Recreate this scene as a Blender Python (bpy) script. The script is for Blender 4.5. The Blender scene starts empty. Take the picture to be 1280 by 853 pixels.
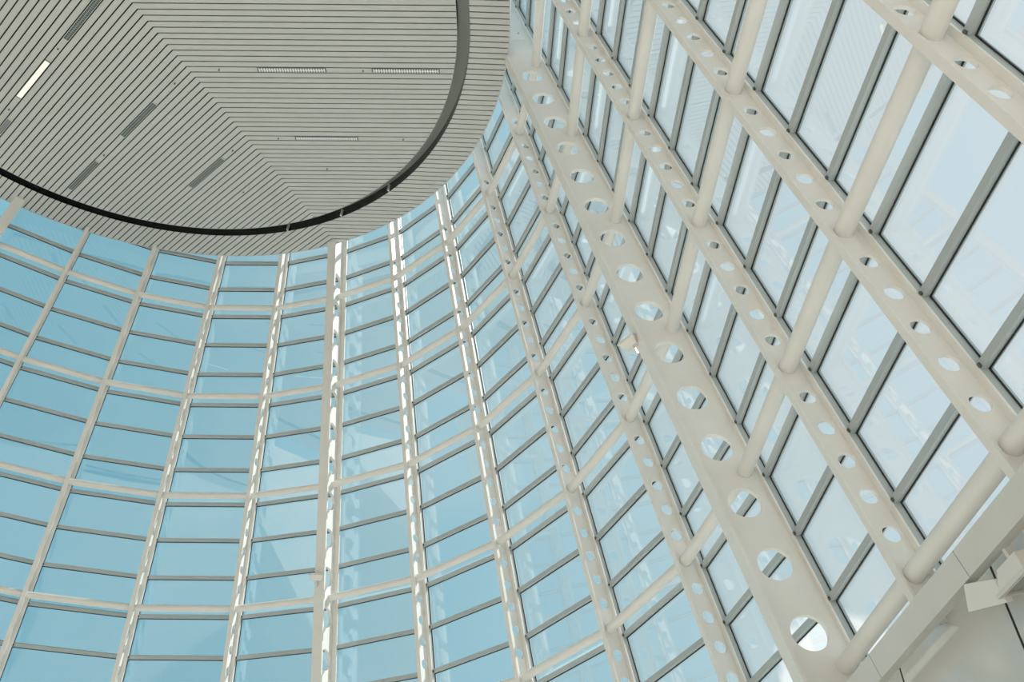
import bpy, bmesh, math, random
from mathutils import Vector, Matrix
random.seed(7)
SC = bpy.context.scene
COL = SC.collection
S = 3.0            # metres per ring spacing
ZC = 1.6           # eye height above the floor
# ------------------------------------------------------------------ measured plan of the hall
F = 1095.8
ZX, ZY = 9.26, -1135.73
Z1 = 6.6093
CX, CY = -2.80773, 3.42187
R1 = 2.97370
SL = 0.251885
PH0, DPH = 1.230254, 0.235084
BAY = 0.774226
OFF = {-5: (.11, .0), -4: (.0150, -.0049), -3: (-.0073, .0012), -2: (.0047, .0095), -1: (.0016, .0174), 0: (-.0099, .0120),
       1: (.0164, -.0056), 2: (.0077, .0048), 3: (-.0084, .0154), 4: (-.0123, .0230), 5: (.0076, -.0181),
       6: (-.0009, -.0030), 7: (-.0084, -.0084), 8: (.0049, .0066)}
LK = math.sqrt(1 + SL * SL)
KF = 8.142         # floor
KT = -0.62         # top of the glazing

up = Vector((ZX, ZY, F)).normalized()
fw = Vector((0, 0, 1)); fw = (fw - up * fw.dot(up)).normalized()
rt = fw.cross(up)
MC = Matrix((rt, fw, up))           # camera -> hall

def W(p):
    return Vector((p[0] * S, p[1] * S, p[2] * S + ZC))

def frame(i):
    ph = PH0 - DPH * min(i, 5)
    r = Vector((math.cos(ph), math.sin(ph), 0)); t = Vector((math.sin(ph), -math.cos(ph), 0))
    n = (r + Vector((0, 0, SL))).normalized()
    a = (SL * r - Vector((0, 0, 1))).normalized()
    return r, t, n, a

def node(i, k, d=0.0, w=0.0):
    r, t, n, a = frame(i)
    rad = R1 + SL * (k - 1)
    P = Vector((CX, CY, Z1 - (k - 1))) + rad * r
    if i > 5: P = P + t * BAY * (i - 5)
    o = OFF.get(i, (0, 0))
    return P + o[0] * r + o[1] * t + d * n + w * t

def project(P):
    c = MC.transposed() @ P
    return (640 + F * c.x / c.z, 426.5 + F * c.y / c.z) if c.z > 0 else (-9999, -9999)

# ------------------------------------------------------------------ materials
def mat(name, col, rough=.5, metal=0., spec=.5, noise=0., nscale=3., emit=None, estr=0.):
    m = bpy.data.materials.new(name); m.use_nodes = True
    nt = m.node_tree; b = nt.nodes['Principled BSDF']
    b.inputs['Base Color'].default_value = (*col, 1)
    b.inputs['Roughness'].default_value = rough
    b.inputs['Metallic'].default_value = metal
    b.inputs['Specular IOR Level'].default_value = spec
    if emit:
        b.inputs['Emission Color'].default_value = (*emit, 1); b.inputs['Emission Strength'].default_value = estr
    if noise:
        tc = nt.nodes.new('ShaderNodeTexCoord'); nz = nt.nodes.new('ShaderNodeTexNoise')
        nz.inputs['Scale'].default_value = nscale; nz.inputs['Detail'].default_value = 4
        mx = nt.nodes.new('ShaderNodeMixRGB'); mx.blend_type = 'MULTIPLY'; mx.inputs[0].default_value = 1
        mx.inputs[1].default_value = (*col, 1)
        cr = nt.nodes.new('ShaderNodeValToRGB')
        lo = 1 - noise
        cr.color_ramp.elements[0].color = (lo, lo, lo * .985, 1); cr.color_ramp.elements[1].color = (1, 1, 1, 1)
        cr.color_ramp.elements[0].position = .3; cr.color_ramp.elements[1].position = .7
        nt.links.new(tc.outputs['Object'], nz.inputs['Vector']); nt.links.new(nz.outputs['Fac'], cr.inputs['Fac'])
        nt.links.new(cr.outputs['Color'], mx.inputs[2]); nt.links.new(mx.outputs['Color'], b.inputs['Base Color'])
    return m

WHITE = mat('white_steel_paint', (.82, .80, .77), .38, noise=.05, nscale=1.5)
ALU = mat('grey_aluminium', (.44, .485, .495), .4, 0.0, noise=.04)
GASK = mat('black_gasket', (.012, .014, .016), .4)
PLANK = mat('grey_ceiling_plank', (.60, .60, .58), .6, noise=.04, nscale=2)
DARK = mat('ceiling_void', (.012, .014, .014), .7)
SLOTD = mat('slot_black_glass', (.010, .011, .014), .12)
SLOTG = mat('slot_grey_lining', (.48, .50, .46), .6)
GRILL = mat('louvre_metal', (.30, .33, .32), .35, .7)
RECESS = mat('light_recess', (.09, .11, .105), .6)
LOUVRE_REFL = mat('louvre_painted_reflection', (.90, .91, .89), .4)  # same louvre as the dark fittings; its reflected light is painted in as pale
RECESS_REFL = mat('recess_painted_reflection', (.20, .22, .215), .5)  # same recess again, reflected light put into the colour as a lighter tone
GLOW = mat('warm_diffuser', (.9, .85, .75), .5, emit=(1.0, .87, .70), estr=.62)
PANELW = mat('glossy_white_panel', (.67, .665, .63), .08, spec=.9, noise=.10, nscale=.9)
CLAD = mat('roof_cladding', (.55, .55, .53), .6)
FLOORM = mat('warm_stone_floor', (.78, .73, .665), .5, noise=.1, nscale=.5)
GROUND = mat('outdoor_paving', (.42, .41, .38), .8, noise=.2, nscale=.1)
LAMPG = mat('lamp_front_glass', (.35, .36, .36), .08, spec=.8)
BEAMM = mat('white_beam_paint', (.69, .68, .655), .45, noise=.04)

def glass_mat():
    m = bpy.data.materials.new('blue_tinted_glass'); m.use_nodes = True
    nt = m.node_tree; nt.nodes.clear()
    out = nt.nodes.new('ShaderNodeOutputMaterial'); mix = nt.nodes.new('ShaderNodeMixShader')
    tr = nt.nodes.new('ShaderNodeBsdfTransparent'); tr.inputs['Color'].default_value = (.93, .975, .985, 1)
    gl = nt.nodes.new('ShaderNodeBsdfGlossy'); gl.inputs['Roughness'].default_value = .01
    gl.inputs['Color'].default_value = (1, 1, 1, 1)
    geo = nt.nodes.new('ShaderNodeNewGeometry'); dot = nt.nodes.new('ShaderNodeVectorMath'); dot.operation = 'DOT_PRODUCT'
    ab = nt.nodes.new('ShaderNodeMath'); ab.operation = 'ABSOLUTE'
    sub = nt.nodes.new('ShaderNodeMath'); sub.operation = 'SUBTRACT'; sub.inputs[0].default_value = 1
    pw = nt.nodes.new('ShaderNodeMath'); pw.operation = 'POWER'; pw.inputs[1].default_value = 4.5
    ma = nt.nodes.new('ShaderNodeMath'); ma.operation = 'MULTIPLY_ADD'; ma.inputs[1].default_value = .90; ma.inputs[2].default_value = .085
    L = nt.links.new
    L(geo.outputs['Normal'], dot.inputs[0]); L(geo.outputs['Incoming'], dot.inputs[1]); L(dot.outputs['Value'], ab.inputs[0])
    L(ab.outputs[0], sub.inputs[1]); L(sub.outputs[0], pw.inputs[0]); L(pw.outputs[0], ma.inputs[0])
    L(ma.outputs[0], mix.inputs[0]); L(tr.outputs[0], mix.inputs[1]); L(gl.outputs[0], mix.inputs[2]); L(mix.outputs[0], out.inputs['Surface'])
    return m
GLASS = glass_mat()

# ------------------------------------------------------------------ helpers
def link(name, me, parent=None, m=None, loc=None):
    o = bpy.data.objects.new(name, me); COL.objects.link(o)
    if parent: o.parent = parent
    if m is not None and me is not None and not me.materials: me.materials.append(m)
    return o

def empty(name, M=None):
    o = bpy.data.objects.new(name, None); COL.objects.link(o); o.empty_display_size = .2
    if M is not None: o.matrix_world = M
    return o

def tag(o, label, cat, group=None):
    o['label'] = label; o['category'] = cat
    if group: o['group'] = group
    return o

def struct(o, label=None, cat=None):
    o['kind'] = 'structure'
    if label: o['label'] = label
    if cat: o['category'] = cat
    return o

def mesh(name, V, Fs, smooth=False):
    me = bpy.data.meshes.new(name); me.from_pydata([tuple(v) for v in V], [], Fs)
    bm = bmesh.new(); bm.from_mesh(me); bmesh.ops.recalc_face_normals(bm, faces=bm.faces); bm.to_mesh(me); bm.free()
    if smooth: me.shade_smooth()
    return me

class MB:
    def __init__(s): s.V = []; s.F = []; s.mi = []
    def add(s, V, Fs, m=0):
        b = len(s.V); s.V += [Vector(v) for v in V]; s.F += [tuple(b + i for i in f) for f in Fs]; s.mi += [m] * len(Fs)
    def hexa(s, A, m=0):    # 8 points: bottom ring 0-3, top ring 4-7
        s.add(A, [(0, 3, 2, 1), (4, 5, 6, 7), (0, 1, 5, 4), (1, 2, 6, 5), (2, 3, 7, 6), (3, 0, 4, 7)], m)
    def box(s, lo, hi, m=0):
        x0, y0, z0 = lo; x1, y1, z1 = hi
        s.hexa([(x0, y0, z0), (x1, y0, z0), (x1, y1, z0), (x0, y1, z0), (x0, y0, z1), (x1, y0, z1), (x1, y1, z1), (x0, y1, z1)], m)
    def tube(s, A, B, r, n=24, m=0, r2=None):
        A = Vector(A); B = Vector(B); d = (B - A).normalized(); u = d.orthogonal().normalized(); v = d.cross(u)
        r2 = r if r2 is None else r2
        V = []
        for P, q in ((A, r), (B, r2)):
            for j in range(n):
                t = 2 * math.pi * j / n; V.append(P + q * (math.cos(t) * u + math.sin(t) * v))
        Fs = [(j, (j + 1) % n, n + (j + 1) % n, n + j) for j in range(n)] + [tuple(range(n))[::-1], tuple(range(n, 2 * n))]
        s.add(V, Fs, m)
    def build(s, name, mats, parent=None, smooth=False, bevel=0):
        me = bpy.data.meshes.new(name); me.from_pydata([tuple(v) for v in s.V], [], s.F)
        if not isinstance(mats, (list, tuple)): mats = [mats]
        for m in mats: me.materials.append(m)
        for p, k in zip(me.polygons, s.mi): p.material_index = k
        bm = bmesh.new(); bm.from_mesh(me); bmesh.ops.recalc_face_normals(bm, faces=bm.faces); bm.to_mesh(me); bm.free()
        if smooth:
            me.shade_smooth()
            me.set_sharp_from_angle(angle=math.radians(40))
        o = link(name, me, parent)
        if bevel:
            b = o.modifiers.new('bevel', 'BEVEL'); b.width = bevel; b.segments = 2; b.limit_method = 'ANGLE'
        return o

# ------------------------------------------------------------------ perforated columns
def web_mesh(d0, d1, z0, z1, holes, r, t, dco=0.0):
    """Plate in the local (w, d, z) frame, from d0 to d1 and z0 to z1, with round holes at the given z."""
    mb = MB(); dc = (d0 + d1) / 2 + dco
    hs = sorted(holes); cells = []
    half = min([(b - a) / 2 for a, b in zip(hs, hs[1:])] + [1e9]) * .98
    z = z0
    for h in hs:
        if h - half > z + 1e-6: cells.append((z, h - half, None))
        cells.append((max(z, h - half), h + half, h)); z = h + half
    if z < z1: cells.append((z, z1, None))
    for a, b, h in cells:
        if h is None:
            for w in (-t / 2, t / 2): mb.add([(w, d0, a), (w, d1, a), (w, d1, b), (w, d0, b)], [(0, 1, 2, 3)])
            continue
        N = 40
        ang = [2 * math.pi * j / N for j in range(N)]
        for cy, cz in ((d0, a), (d1, a), (d1, b), (d0, b)): ang.append(math.atan2(cz - h, cy - dc) % (2 * math.pi))
        ang = sorted(ang); n = len(ang); inn = []; out = []
        for q in ang:
            c, s_ = math.cos(q), math.sin(q)
            sc = 1e9
            if c > 1e-9: sc = min(sc, (d1 - dc) / c)
            if c < -1e-9: sc = min(sc, (d0 - dc) / c)
            if s_ > 1e-9: sc = min(sc, (b - h) / s_)
            if s_ < -1e-9: sc = min(sc, (a - h) / s_)
            inn.append((dc + r * c, h + r * s_)); out.append((dc + sc * c, h + sc * s_))
        V = []
        for w in (-t / 2, t / 2):
            V += [(w, *p) for p in inn] + [(w, *p) for p in out]
        Fs = []
        for j in range(n):
            k = (j + 1) % n
            Fs.append((j, k, n + k, n + j)); Fs.append((2 * n + j, 2 * n + k, 3 * n + k, 3 * n + j)); Fs.append((j, k, 2 * n + k, 2 * n + j))
        mb.add(V, Fs)
    return mb

def zk(k, kb): return (kb - k) * LK * S      # local height of level k above the column base

KIND = {}
def column_parts(big, kb, din=-.045):
    key = (big, kb, din)
    if key in KIND: return KIND[key]
    dout = .075
    fwid = .092 if big else .036
    t = .026 if big else .014
    ft = .018 if big else .012
    H = zk(KT, kb)
    holes = []
    for n in range(0, 9):
        if big: hk = [n + 1 / 6 + j / 3 for j in range(3)]
        else: hk = [n + j / 6 for j in range(1, 6)]
        holes += [k for k in hk if (1.0 if din < -.2 else .7) < k < kb - .05]
    if not big: holes = [k for k in holes if k > .2]
    hz = [zk(k, kb) for k in holes]
    r = (.085 if big else .0365) * S
    mb = web_mesh(din * S + ft * S * .5, dout * S - .005 * S, 0, H, hz, r, t * S, (-.006 if big else .006) * S)
    me = {}
    me['web'] = mb
    f = MB(); f.box((-fwid / 2 * S, (din - ft / 2) * S, 0), (fwid / 2 * S, (din + ft / 2) * S, H)); me['inner_flange'] = f
    fo = .056 if din == -.145 else .036
    f = MB(); f.box((-.016 * S, (dout - .006) * S, 0), (fo * S, (dout + .004) * S, H)); me['outer_flange'] = f
    f = MB(); f.box((-.018 * S, (dout + .0045) * S, 0), (.034 * S, .128 * S, H)); me['mullion'] = f
    KIND[key] = me
    return me

COLNAME = {
 -5: 'deep white perforated column just entering at the far left under the ceiling edge',
 -4: 'leftmost slim white column, edge-on against the blue glass',
 -3: 'second slim white column from the left, edge-on against the blue glass',
 -2: 'third slim white column from the left, two columns before the upright deep one',
 -1: 'slim white column immediately left of the upright deep column',
 0: 'deep white perforated column standing upright left of centre, its web sunlit',
 1: 'first slim perforated white column to the right of the upright deep column',
 2: 'second slim perforated white column to the right of the upright deep column',
 3: 'third slim perforated white column to the right of the upright deep column',
 4: 'slim perforated white column immediately left of the widest diagonal column',
 5: 'widest white column with large oval holes, running diagonally down the right half',
 6: 'slim perforated white column immediately right of the widest diagonal column, ending on the beam',
 7: 'second slim perforated white column right of the widest one, meeting beam at right edge',
 8: 'rightmost slim perforated white column, crossing the top right corner'}
KBEAM = 6.185
mesh_cache = {}
COLS = {}
for i in range(-5, 9):
    big = i in (-5, 0, 5)
    kb = KF if (i <= 5) else KBEAM
    r, t, n, a = frame(i)
    P = W(node(i, kb))
    M = Matrix((t, n, -a)).transposed().to_4x4(); M.translation = P
    e = empty('perforated_column', M)
    tag(e, COLNAME[i], 'column', 'deep perforated columns' if big else 'slim perforated columns')
    din = {0: -.145, -5: -.145, 5: -.205}.get(i, -.045)
    parts = column_parts(big, kb, din)
    for nm, mb in parts.items():
        key = (big, kb, din, nm)
        if key not in mesh_cache:
            o = mb.build(nm, ALU if nm == 'mullion' else WHITE, e); mesh_cache[key] = o.data
        else:
            o = link(nm, mesh_cache[key], e)
        if nm == 'mullion': o['label'] = 'grey aluminium glazing mullion'
    COLS[i] = e
# bolted splice plate high on the widest column
e = COLS[5]; sp = MB()
sp.box((.013 * S, -.16 * S, zk(.60, KF)), (.019 * S, .03 * S, zk(.38, KF)))
o = sp.build('splice_plate', WHITE, e)
for q in (-.12, -.01):
    bb = MB(); bb.tube((.019 * S, q * S, zk(.49, KF)), (.025 * S, q * S, zk(.49, KF)), .008 * S, 12); bb.build('bolt', ALU, o)

# ------------------------------------------------------------------ round tubes between the columns
ORD = ['', 'first', 'second', 'third', 'fourth', 'fifth', 'sixth']
BAYN = {-5: 'left of the leftmost slim column', -4: 'between first and second slim columns from left',
        -3: 'between second and third slim columns from left', -2: 'two bays left of the upright deep column',
        -1: 'just left of the upright deep column', 0: 'just right of the upright deep column',
        1: 'between first and second slim columns after upright column', 2: 'between second and third slim columns after upright column',
        3: 'in second bay left of widest column', 4: 'just left of the widest diagonal column',
        5: 'just right of the widest diagonal column', 6: 'in second bay right of widest column',
        7: 'in third bay right of widest column', 8: 'beyond the rightmost slim column'}
for i in range(-5, 9):
    for k in range(1, 7):
        A = node(i, k, .008, .013 if i in (-5, 0, 5) else .007); B = node(i + 1, k, .008, -.013 if i + 1 in (0, 5) else -.007)
        RT = .038 if i >= 5 else .035 if i == 4 else .032 if i == 3 else .0295
        vis = False
        for q in range(0, 21):
            u, v = project(A.lerp(B, q / 20))
            if -25 < u < 1305 and -25 < v < 880: vis = True
        if not vis: continue
        mb = MB(); a_, b_ = W(A), W(B); mid = (a_ + b_) / 2
        mb.tube(a_ - mid, b_ - mid, RT * S, 32)
        o = mb.build('ring_tube', WHITE, None, smooth=True); o.location = mid
        tag(o, f'white round tube, {ORD[k]} ring below ceiling, {BAYN[i]}', 'tube', 'round steel tubes joining the columns')

# ------------------------------------------------------------------ glazing bays
DG = .114
WIN = 0
def quad_box(mb, i, k0, k1, w0, w1, d0, d1, m=0):
    """box between column i (offset +w0) and column i+1 (offset -w1), from level k0 to k1."""
    A = []
    for k in (k1, k0):
        A += [W(node(i, k, d0, w0)), W(node(i + 1, k, d0, -w1)), W(node(i + 1, k, d1, -w1)), W(node(i, k, d1, w0))]
    return A
for i in range(-5, 9):
    WIN += 1
    kend = 8.05 if i < 5 else 6.05
    levels = []
    k = -.62 + .0033
    m = -2
    while True:
        q = .05 + m / 3
        if q > kend + .01: break
        if q > KT - .02: levels.append(q)
        m += 1
    base = W((node(i, kend) + node(i + 1, kend)) / 2)
    e = empty(f'window_{WIN}', Matrix.Translation(base))
    struct(e)
    hh = .0145
    for q in levels:
        mb = MB(); mb.hexa([p - base for p in quad_box(mb, i, q - hh, q + hh, .0335, .0185, .084, .127)])
        o = mb.build('transom', ALU, e)
        cl = MB(); cl.hexa([p - base for p in quad_box(cl, i, q - .008, q + .008, .0365, .0365, .0765, .0838)][:0] or [W(node(i, kk, d, w)) - base for kk in (q + .008, q - .006) for d, w in ((.0765, .036), (.0765, .046), (.0838, .046), (.0838, .036))])
        cl.build('cleat', RECESS, o)
    for q0, q1 in zip(levels, levels[1:]):
        g0, g1 = q0 + hh + .001, q1 - hh - .001
        mb = MB(); mb.hexa([p - base for p in quad_box(mb, i, g0, g1, .0345, .0195, DG, DG + .006)])
        pane = mb.build('glass_pane', GLASS, e)
        gk = MB(); gw = .005
        gk.hexa([p - base for p in quad_box(gk, i, g0, g0 + gw, .0345, .0195, DG - .006, DG - .001)])
        gk.hexa([p - base for p in quad_box(gk, i, g1 - gw, g1, .0345, .0195, DG - .006, DG - .001)])
        for side in (0, 1):
            A = []
            for kk in (g1 - gw, g0 + gw):
                ws = .0345 if side == 0 else .0195
                for d, w in ((DG - .006, ws), (DG - .006, ws + gw), (DG - .001, ws + gw), (DG - .001, ws)):
                    A.append(W(node(i, kk, d, w)) - base if side == 0 else W(node(i + 1, kk, d, -w)) - base)
            gk.hexa(A)
        gk.build('gasket', GASK, pane)

# ------------------------------------------------------------------ beam and panelled wall under the flat glazing
def flat(w, k, d):
    """point on the straight right-hand wall; w along the wall from column 6"""
    r, t, n, a = frame(6)
    P = Vector((CX, CY, Z1 - (k - 1))) + (R1 + SL * (k - 1)) * r + t * (BAY + w)
    return P + d * n
def flat_box(mb, w0, w1, k0, k1, d0, d1, m=0):
    A = []
    for k in (k1, k0):
        A += [W(flat(w0, k, d0)), W(flat(w1, k, d0)), W(flat(w1, k, d1)), W(flat(w0, k, d1))]
    mb.hexa(A, m)
WEND = 2.9
mb = MB(); flat_box(mb, -.7, WEND, 6.112, 6.204, -.1, -.05)
for w in (-.36, .40, 1.16, 1.92): flat_box(mb, w, w + .0016, 6.112, 6.204, -.1006, -.0995, 1)
beam = mb.build('edge_beam', [BEAMM, RECESS]); tag(beam, 'pale horizontal box beam across the lower right corner below the glazing', 'beam')
mb = MB(); jw = .007
edges = [-1.198 + BAY * q for q in range(0, 6)]; jw = .013
def vert(mb, w0, w1, k0, drop0, drop1, d0, d1, m=0):
    # upright box hanging straight down from level k0 of the leaning glazing
    A = []
    for dz in (drop0, drop1):
        for w, d in ((w0, d0), (w1, d0), (w1, d1), (w0, d1)):
            r, t, n, a = frame(6); P = flat(w, k0, 0) + r * d; A.append(W((P.x, P.y, P.z - dz)))
    mb.hexa(A, m)
DFL = Z1 - (6.08 - 1) + ZC / S      # drop from the beam level to the floor
vert(mb, -1.0, WEND, 6.08, 0.0, DFL, .075, .12, 1)
for a_, b_ in zip(edges, edges[1:]):
    vert(mb, b_ - jw / 2, b_ + jw / 2, 6.08, DFL, 0.0, .0515, .0600, 1)
    for z0, z1 in ((0.0, .62), (.628, 1.3), (1.308, DFL)):
        vert(mb, a_ + jw / 2, b_ - jw / 2, 6.08, z1, z0, .05, .0745, 0)
wl = mb.build('wall_right', [PANELW, DARK]); struct(wl)

# ------------------------------------------------------------------ ceiling
TY = .2; CS = .985; CZ0 = (7.03 - .2 * 4.75) * CS
CC = (-2.985, 3.234); RO = 2.952; RS = 2.632; RI = 2.528; LS = 3.0
def rad(x, y):
    yy = y - CC[1]
    if yy < -LS: yy += LS
    elif yy < 0: yy = 0
    return math.hypot(x - CC[0], yy)
DROP = .06
def cp(x, y, h=0.0, ring=False):
    z = CZ0 + TY * y + h
    if ring: z -= DROP * (rad(x, y) - RS)
    return W((x, y, z))
def interval(R, v, ux, uy, nx, ny):
    """u-range of the line {CC + u*U + v*N} inside the stadium of radius R, or None"""
    lo, hi = 1e9, -1e9
    for cy in (0, -LS):
        # centre offset in (u,v)
        cu, cv = cy * uy, cy * ny
        q = R * R - (v - cv) ** 2
        if q >= 0:
            s_ = math.sqrt(q); lo = min(lo, cu - s_); hi = max(hi, cu + s_)
    # rectangle |x|<=R, -LS<=y<=0
    a0, a1 = -1e9, 1e9
    px, py = v * nx, v * ny
    for (p, dlt, mn, mx) in ((px, ux, -R, R), (py, uy, -LS, 0)):
        if abs(dlt) < 1e-9:
            if p < mn or p > mx: a0, a1 = 1, 0
        else:
            t0, t1 = (mn - p) / dlt, (mx - p) / dlt
            a0 = max(a0, min(t0, t1)); a1 = min(a1, max(t0, t1))
    if a0 <= a1: lo = min(lo, a0); hi = max(hi, a1)
    return (lo, hi) if lo <= hi else None
PW = .0556 * CS; GAP = .0102
KP = Vector((-2.506, 4.477)) * CS; KA = math.radians(69.0); KD = Vector((math.cos(KA), math.sin(KA)))
def kink_u(v, ux, uy, nx, ny):
    # u of the line at v where it meets the kink line through KP
    P0 = Vector(CC) + v * Vector((nx, ny)); U = Vector((ux, uy))
    den = U.x * KD.y - U.y * KD.x
    dlt = KP - P0
    return (dlt.x * KD.y - dlt.y * KD.x) / den
def planks(R_out, R_in, ring):
    mb = MB()
    # set 1 lines along +X to the right of the kink, set 2 along 138 deg to the left
    for ang in (0.0, math.radians(138)):
        ux, uy = math.cos(ang), math.sin(ang)
        # normals chosen so that v grows away from the viewer in both sets and lines meet at the kink
        nx, ny = (0.0, 1.0) if ang == 0 else (math.sin(ang), -math.cos(ang))
        off = (KP - Vector(CC)).dot(Vector((nx, ny)))
        for j in range(-125, 80):
            va, vb = off + j * PW + GAP / 2, off + (j + 1) * PW - GAP / 2
            sub = 5
            for q in range(sub):
                v0 = va + (vb - va) * q / sub; v1 = va + (vb - va) * (q + 1) / sub
                segs = []
                iis = [interval(R_in, v, ux, uy, nx, ny) if R_in else None for v in (v0, v1)]
                if (iis[0] is None) != (iis[1] is None):
                    g = iis[0] or iis[1]; mid = (g[0] + g[1]) / 2
                    iis = [x or (mid, mid) for x in iis]
                for v, ii in zip((v0, v1), iis):
                    o = interval(R_out, v, ux, uy, nx, ny)
                    ku = kink_u(v, ux, uy, nx, ny)
                    if o is None: segs.append(None); continue
                    lo, hi = max(o[0], ku), o[1]
                    if hi - lo < 1e-4: segs.append(None); continue
                    if R_in is None: segs.append([(lo, hi)]); continue
                    if ii is None: segs.append([(lo, hi)])
                    else:
                        L = []
                        L.append((lo, min(ii[0], hi)) if ii[0] > lo else None)
                        L.append((max(ii[1], lo), hi) if ii[1] < hi else None)
                        segs.append(L)
                if segs[0] is None or segs[1] is None: continue
                if len(segs[0]) != len(segs[1]): continue
                for A, B in zip(*segs):
                    if A is None or B is None: continue
                    pts = []
                    for h in (0, .012):
                        for (u, v) in ((A[0], v0), (A[1], v0), (B[1], v1), (B[0], v1)):
                            x = CC[0] + u * ux + v * nx; y = CC[1] + u * uy + v * ny
                            pts.append(cp(x, y, h, ring))
                    # underside, and the sides facing gaps and ends
                    Fs = [(0, 1, 2, 3), (1, 2, 6, 5), (3, 0, 4, 7)]
                    if q == 0: Fs.append((0, 1, 5, 4))
                    if q == sub - 1: Fs.append((2, 3, 7, 6))
                    mb.add(pts, Fs)
    return mb
def outline(R, n=96):
    P = []
    for q in range(n + 1):
        t = math.pi * q / n; P.append((CC[0] + R * math.cos(t), CC[1] + R * math.sin(t)))
    for q in range(n + 1):
        t = math.pi + math.pi * q / n; P.append((CC[0] + R * math.cos(t), CC[1] - LS + R * math.sin(t)))
    return P
def annulus(mb, Ra, Rb, h, ring=False, m=0):
    A, B = outline(Ra), outline(Rb); n = len(A)
    mb.add([cp(*p, h, ring) for p in A] + [cp(*p, h, ring) for p in B], [(j, (j + 1) % n, n + (j + 1) % n, n + j) for j in range(n)], m)
def skirt(mb, R, h0, h1, ring=False, m=0):
    A = outline(R); n = len(A)
    mb.add([cp(*p, h0, ring) for p in A] + [cp(*p, h1, False) for p in A], [(j, (j + 1) % n, n + (j + 1) % n, n + j) for j in range(n)], m)
def disc(mb, R, h, m=0):
    A = outline(R); mb.add([cp(*p, h) for p in A], [tuple(range(len(A)))], m)
ce = empty('ceiling', Matrix.Translation(W((CC[0], CC[1], CZ0 + TY * CC[1])))); struct(ce)
CM = ce.matrix_world.inverted()
def reloc(mb):
    b = ce.matrix_world.translation
    mb.V = [v - b for v in mb.V]; return mb
o = reloc(planks(RI, None, False)).build('plank_soffit', PLANK, ce)
o = reloc(planks(RO, RS, True)).build('soffit_ring', PLANK, ce)
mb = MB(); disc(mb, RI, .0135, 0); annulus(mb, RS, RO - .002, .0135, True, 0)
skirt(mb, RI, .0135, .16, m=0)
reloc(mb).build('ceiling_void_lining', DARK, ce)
mb = MB(); annulus(mb, RI, RS, .15, False, 1); skirt(mb, RS, 0.0, .15, False, 0)
o = reloc(mb).build('shadow_slot', [SLOTD, SLOTG], ce)
mb = MB(); skirt(mb, RI, 0.0, .018); skirt(mb, RI - .004, 0.0, .018); annulus(mb, RI - .004, RI, -.0005)
reloc(mb).build('slot_trim', SLOTG, ce)
mb = MB(); skirt(mb, RO, 0.0, .25, True); disc(mb, RO, .25); annulus(mb, RO - .01, RO, -.0006, True)
reloc(mb).build('roof_slab', CLAD, ce)

def back(u, v, h=0.0):
    """where a sight line meets the ceiling plane (used once to set fittings out on the plan)"""
    ray = MC @ Vector((u - 640, v - 426.5, F)); nn = Vector((0, -TY, 1))
    return ray * (CZ0 / nn.dot(ray))
def plank_frame(set2):
    ang = math.radians(138) if set2 else 0.0
    U = Vector((math.cos(ang), math.sin(ang))); N = Vector((0, 1)) if not set2 else Vector((math.sin(ang), -math.cos(ang)))
    return U, N
def snap(P, set2):
    U, N = plank_frame(set2); p = Vector(P[:2]); off = (KP - Vector(CC)).dot(N)
    v = (p - Vector(CC)).dot(N); j = math.floor((v - off) / PW); vc = off + (j + .5) * PW
    u = (p - Vector(CC)).dot(U)
    return u, vc, U, N
def ceil_light(A, B, set2, lit, label):
    ua, vc, U, N = snap(((A[0] + B[0]) / 2, (A[1] + B[1]) / 2), set2)
    ub = (Vector(B[:2]) - Vector(CC)).dot(U); ua = (Vector(A[:2]) - Vector(CC)).dot(U)
    if ua > ub: ua, ub = ub, ua
    cen = Vector(CC) + (ua + ub) / 2 * U + vc * N
    base = cp(cen.x, cen.y)
    e = empty('recessed_ceiling_light', Matrix.Translation(base)); tag(e, label, 'light', 'slim recessed ceiling lights')
    hw = PW / 2 - GAP / 2 + .001
    def bx(mb, u0, u1, v0, v1, h0, h1, m=0):
        P = []
        for h in (h0, h1):
            for u, v in ((u0, v0), (u1, v0), (u1, v1), (u0, v1)):
                q = Vector(CC) + u * U + v * N; P.append(cp(q.x, q.y, h) - base)
        mb.hexa(P, m)
    fr = MB(); b = .004; h0 = -.004; h1 = .001
    bx(fr, ua, ub, vc - hw, vc - hw + b, h0, h1); bx(fr, ua, ub, vc + hw - b, vc + hw, h0, h1)
    bx(fr, ua, ua + .012, vc - hw + b, vc + hw - b, h0, h1); bx(fr, ub - .012, ub, vc - hw + b, vc + hw - b, h0, h1)
    fr.build('frame', (PLANK if set2 else RECESS_REFL) if not lit else GRILL, e)
    df = MB(); bx(df, ua + .012, ub - .012, vc - hw + b, vc + hw - b, -.0015, .0005)
    df.build('diffuser' if lit else 'reflector', GLOW if lit else RECESS if set2 else RECESS_REFL, e)
    if not lit:
        lv = MB(); nL = 26
        for q in range(nL):
            u = ua + .016 + (ub - ua - .032) * q / (nL - 1)
            bx(lv, u - (.003 if set2 else .0055), u + (.003 if set2 else .0055), vc - hw + b, vc + hw - b, -.0036, -.0016)
        bx(lv, ua + .012, ub - .012, vc - .004, vc + .004, -.0038, -.0016)
        lv.build('louvre', GRILL if set2 else LOUVRE_REFL, e)
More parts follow.
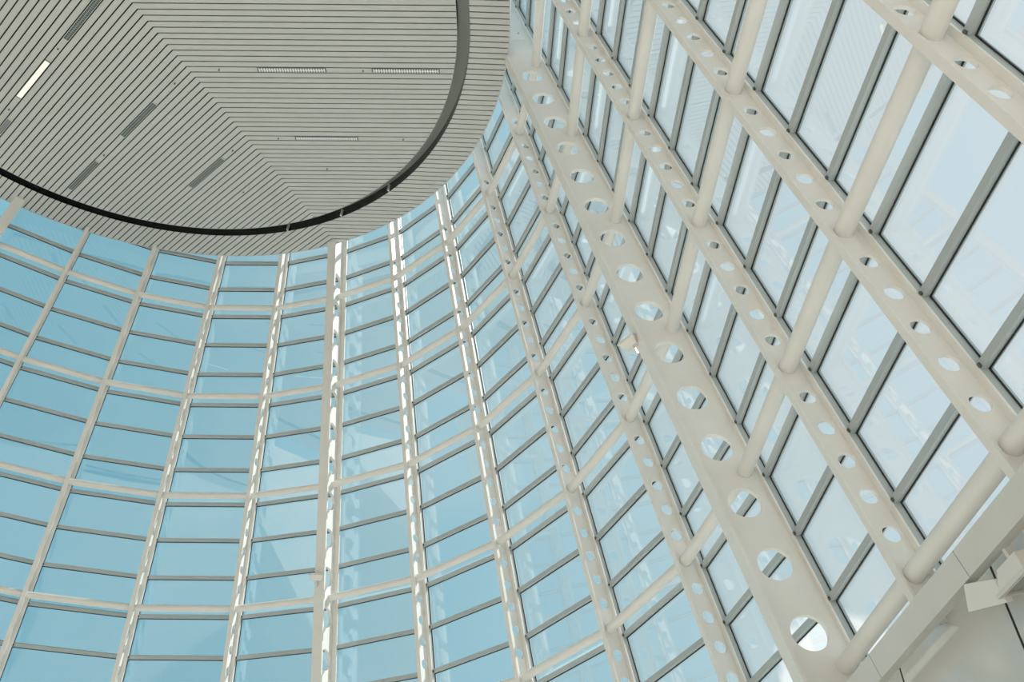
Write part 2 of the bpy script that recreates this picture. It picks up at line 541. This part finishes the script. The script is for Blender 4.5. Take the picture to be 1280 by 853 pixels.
LIGHTS = [((26, 124), (63, 78), 1, 1, 'lit warm white ceiling light, the only glowing one in the plank ceiling'),
          ((84, 52), (132, -4), 1, 0, 'unlit louvred ceiling light up right of the glowing one, at top edge'),
          ((-6, 165), (9, 147), 1, 0, 'unlit louvred ceiling light at the far left edge below the glowing one'),
          ((151, 170), (193, 128), 1, 0, 'unlit louvred ceiling light in the middle of the diagonal planks'),
          ((85, 236), (121, 201), 1, 0, 'unlit louvred ceiling light closest above the black slot at lower left'),
          ((239, 235), (281, 199), 1, 0, 'unlit louvred ceiling light nearest the plank mitre line, lowest on diagonal planks'),
          ((322, 88), (408, 88), 0, 0, 'pale louvred ceiling light left of its row on the horizontal planks'),
          ((465, 89), (550, 90), 0, 0, 'pale louvred ceiling light right of its row, beside the curved slot'),
          ((369, 173), (448, 174), 0, 0, 'pale louvred ceiling light lowest on the horizontal planks')]
for A, B, s2, lit, lab in LIGHTS: ceil_light(back(*A), back(*B), s2, lit, lab)
SPR = [((76, 63), 1, 'tiny dark sprinkler head between glowing light and unlit light above it'),
       ((14, 138), 1, 'tiny dark sprinkler head just below the glowing ceiling light'),
       ((217, 103), 1, 'tiny dark sprinkler head up right of the middle diagonal light'),
       ((129, 193), 1, 'tiny dark sprinkler head between the two lower left diagonal lights'),
       ((291, 188), 1, 'tiny dark sprinkler head beside the mitre line above the lowest diagonal light'),
       ((306, 241), 1, 'tiny dark sprinkler head right of the lowest diagonal light, above the slot'),
       ((274, 87), 0, 'tiny dark sprinkler head left of the upper row of horizontal lights'),
       ((454, 89), 0, 'tiny dark sprinkler head between the two lights of the upper row'),
       ((348, 173), 0, 'tiny dark sprinkler head left of the lowest horizontal light'),
       ((504, 173), 0, 'tiny dark sprinkler head right of the lowest horizontal light'),
       ((409, 211), 0, 'tiny dark sprinkler head below the lowest horizontal light')]
for (u, v), s2, lab in SPR:
    P = back(u, v); ul, vc, U, N = snap(P, s2); q = Vector(CC) + ul * U + vc * N
    b = cp(q.x, q.y); e = empty('sprinkler_head', Matrix.Translation(b)); tag(e, lab, 'sprinkler', 'sprinkler heads in the plank ceiling')
    mb = MB(); mb.tube((0, 0, .01), (0, 0, -.012), .022, 16); mb.build('escutcheon', GRILL, e, smooth=True)
    mb = MB(); mb.tube((0, 0, -.012), (0, 0, -.04), .008, 10); mb.tube((0, 0, -.04), (0, 0, -.045), .018, 12); mb.build('deflector', RECESS, e)
# bright hanger brackets inside the slot
for u, v in ((357.5, 285.5), (425, 268.5), (485, 238)):
    P = back(u, v); d = Vector((P.x - CC[0], P.y - CC[1])); d.normalize(); t = Vector((-d.y, d.x))
    mb = MB(); A = []
    for h in (-.003, .10):
        for rr, s_ in ((RS - .03, -.006), (RS - .004, -.006), (RS - .004, .006), (RS - .03, .006)):
            q = Vector(CC) + rr * d + s_ * t; A.append(cp(q.x, q.y, h) - ce.matrix_world.translation)
    mb.hexa(A); o = mb.build('slot_bracket', BEAMM, ce); o['label'] = 'bright white hanger bracket'

# ------------------------------------------------------------------ floodlights
def floodlight(M, label, sc=1.0, arm=None):
    e = empty('floodlight', M); tag(e, label, 'floodlight', 'floodlights clamped to the steelwork')
    mb = MB(); mb.box((-.02 * sc, -.02 * sc, -.05 * sc), (.02 * sc, .16 * sc, .05 * sc)); mb.build('bracket', WHITE, e, bevel=.004)
    # housing: flared box opening towards local -y, tilted
    hs = MB(); q = sc
    hs.hexa([(-.15 * q, -.02 * q, -.10 * q), (.15 * q, -.02 * q, -.10 * q), (.21 * q, -.20 * q, -.17 * q), (-.21 * q, -.20 * q, -.17 * q),
             (-.15 * q, -.02 * q, .10 * q), (.15 * q, -.02 * q, .10 * q), (.21 * q, -.20 * q, .17 * q), (-.21 * q, -.20 * q, .17 * q)])
    h = hs.build('housing', WHITE, e, bevel=.006)
    fr = MB()
    for lo, hi in (((-.225, -.23, .15), (.225, -.195, .19)), ((-.225, -.23, -.19), (.225, -.195, -.15)), ((-.225, -.23, -.15), (-.185, -.195, .15)), ((.185, -.23, -.15), (.225, -.195, .15))):
        fr.box([c * q for c in lo], [c * q for c in hi])
    fr.build('front_frame', BEAMM, h)
    g = MB(); g.box((-.184 * q, -.212 * q, -.149 * q), (.184 * q, -.203 * q, .149 * q)); g.build('lens', LAMPG, h)
    return e
def clamp_matrix(i, k, d, w, yaw, pitch):
    r, t, n, a = frame(i)
    M = Matrix((t, n, -a)).transposed().to_4x4(); M.translation = W(node(i, k, d, w))
    return M @ Matrix.Rotation(yaw, 4, 'Z') @ Matrix.Rotation(pitch, 4, 'X')
floodlight(clamp_matrix(0, 3.90, -.175, -.02, math.radians(35), math.radians(-78)), 'small white floodlight clamped on the front of the upright deep column', .8)
floodlight(clamp_matrix(5, 4.05, -.235, -.045, math.radians(40), math.radians(-72)), 'small white floodlight sticking out left of the widest diagonal column', .8)
r, t, n, a = frame(6)
M = Matrix((t, n, -a)).transposed().to_4x4(); M.translation = W(flat(.555, 6.232, -.045))
M = M @ Matrix.Rotation(math.radians(90), 4, 'X')
o = floodlight(M, 'larger white floodlight with open face hung under the box beam in the lower right corner', 1.1)
arm = MB(); Mi = M.inverted(); A = []
for d in (-.10, -.075):
    for w_, k_ in ((.355, 6.2045), (.49, 6.26), (.48, 6.33), (.30, 6.27)): A.append(Mi @ W(flat(w_, k_, d)))
arm.hexa(A); arm.build('support_arm', WHITE, o)

# ------------------------------------------------------------------ floor, ground
mb = MB(); P = []
for q in range(65):
    t_ = 2 * math.pi * q / 64
    P.append((CX * S + 16.5 * math.cos(t_), CY * S - 4 + 20 * math.sin(t_), 0))
mb.add(P[:-1], [tuple(range(64))]); fl = mb.build('floor', FLOORM); struct(fl)
mb = MB(); mb.box((-300, -300, -.4), (300, 300, -.05)); g = mb.build('ground', GROUND); struct(g)

WALLM = mat('cream_plaster', (.76, .72, .66), .7, noise=.05, nscale=.4)
def slab(name, a, b, z0, z1, th):
    a = Vector(a); b = Vector(b); nrm = Vector((-(b - a).y, (b - a).x)).normalized() * th
    mb = MB(); P = []
    for z in (z0, z1):
        for q in (a, b, b + nrm, a + nrm): P.append((q.x, q.y, z))
    mb.hexa(P); o = mb.build(name, WALLM); struct(o)
slab('wall_left', (-26.5, -9.5), (-17.5, 14.0), 0, 21.5, .3)
slab('wall_back', (7.5, -9.5), (-26.5, -9.5), 0, 21.5, .3)
# ------------------------------------------------------------------ light
SUN_AZ, SUN_EL = math.radians(18), math.radians(54)
sd = Vector((math.cos(SUN_AZ) * math.cos(SUN_EL), math.sin(SUN_AZ) * math.cos(SUN_EL), math.sin(SUN_EL)))
sl = bpy.data.lights.new('sun', 'SUN'); sl.energy = 6.3; sl.angle = math.radians(.6); sl.color = (1.0, .965, .91)
so = bpy.data.objects.new('sun', sl); COL.objects.link(so)
so.rotation_euler = sd.to_track_quat('Z', 'Y').to_euler(); so.location = (0, 0, 40)
w = bpy.data.worlds.new('sky'); SC.world = w; w.use_nodes = True
nt = w.node_tree; nt.nodes.clear(); L = nt.links.new
out = nt.nodes.new('ShaderNodeOutputWorld'); bg = nt.nodes.new('ShaderNodeBackground')
tc = nt.nodes.new('ShaderNodeTexCoord'); dp = nt.nodes.new('ShaderNodeVectorMath'); dp.operation = 'DOT_PRODUCT'
gdir = Vector((.93, -.05, .38)).normalized()
dp.inputs[1].default_value = gdir
mr = nt.nodes.new('ShaderNodeMapRange'); mr.inputs[1].default_value = -1; mr.inputs[2].default_value = 1
cr = nt.nodes.new('ShaderNodeValToRGB')
els = cr.color_ramp.elements
SKY = [(.0, (.18, .43, .57)), (.30, (.19, .455, .58)), (.42, (.25, .505, .61)), (.60, (.44, .625, .685)), (.76, (.70, .765, .795)), (.88, (.82, .83, .845)), (1.0, (.90, .905, .92))]
els[0].position = SKY[0][0]; els[0].color = (*SKY[0][1], 1); els[1].position = 1; els[1].color = (*SKY[-1][1], 1)
for p, c in SKY[1:-1]:
    e_ = els.new(p); e_.color = (*c, 1)
L(tc.outputs['Generated'], dp.inputs[0]); L(dp.outputs['Value'], mr.inputs[0]); L(mr.outputs[0], cr.inputs['Fac'])
# thin cloud streaks
nz = nt.nodes.new('ShaderNodeTexNoise'); nz.inputs['Scale'].default_value = 2.2; nz.inputs['Detail'].default_value = 5
mp = nt.nodes.new('ShaderNodeMapping'); mp.inputs['Scale'].default_value = (1, 1, 2.2)
L(tc.outputs['Generated'], mp.inputs['Vector']); L(mp.outputs['Vector'], nz.inputs['Vector'])
c2 = nt.nodes.new('ShaderNodeValToRGB'); c2.color_ramp.elements[0].position = .52; c2.color_ramp.elements[1].position = .85
c2.color_ramp.elements[1].color = (.30, .30, .30, 1)
L(nz.outputs['Fac'], c2.inputs['Fac'])
mx = nt.nodes.new('ShaderNodeMixRGB'); mx.inputs[2].default_value = (.84, .86, .875, 1)
L(c2.outputs['Color'], mx.inputs[0]); L(cr.outputs['Color'], mx.inputs[1])
# one small bright cumulus low in front, seen through the lower right panes
cd = (MC @ Vector((1052 - 640, 838 - 426.5, F))).normalized()
dc = nt.nodes.new('ShaderNodeVectorMath'); dc.operation = 'DOT_PRODUCT'; dc.inputs[1].default_value = cd
n2 = nt.nodes.new('ShaderNodeTexNoise'); n2.inputs['Scale'].default_value = 24; n2.inputs['Detail'].default_value = 4
ad = nt.nodes.new('ShaderNodeMath'); ad.operation = 'MULTIPLY_ADD'; ad.inputs[1].default_value = .0022
m3 = nt.nodes.new('ShaderNodeMapRange'); m3.inputs[1].default_value = .9990; m3.inputs[2].default_value = .9996; m3.clamp = True
m4 = nt.nodes.new('ShaderNodeMixRGB'); m4.inputs[2].default_value = (1.15, 1.13, 1.1, 1)
L(tc.outputs['Generated'], dc.inputs[0]); L(tc.outputs['Generated'], n2.inputs['Vector'])
L(n2.outputs['Fac'], ad.inputs[0]); L(dc.outputs['Value'], ad.inputs[2]); L(ad.outputs[0], m3.inputs[0])
L(m3.outputs[0], m4.inputs[0]); L(mx.outputs['Color'], m4.inputs[1]); mx = m4
L(mx.outputs['Color'], bg.inputs['Color']); bg.inputs['Strength'].default_value = 1.0
L(bg.outputs[0], out.inputs['Surface'])

# ------------------------------------------------------------------ camera
cam = bpy.data.cameras.new('camera'); cam.sensor_width = 36; cam.lens = F / 1280 * 36; cam.clip_end = 1000
co = bpy.data.objects.new('camera', cam); COL.objects.link(co)
cxv, cyv, czv = MC.col[0], MC.col[1], MC.col[2]
R = Matrix((cxv, -cyv, -czv)).transposed().to_4x4(); R.translation = Vector((0, 0, ZC))
co.matrix_world = R
SC.camera = co
vs = SC.view_settings
vs.view_transform = 'Standard'; vs.look = 'None'; vs.exposure = 0.0; vs.gamma = 1.0; vs.use_curve_mapping = False
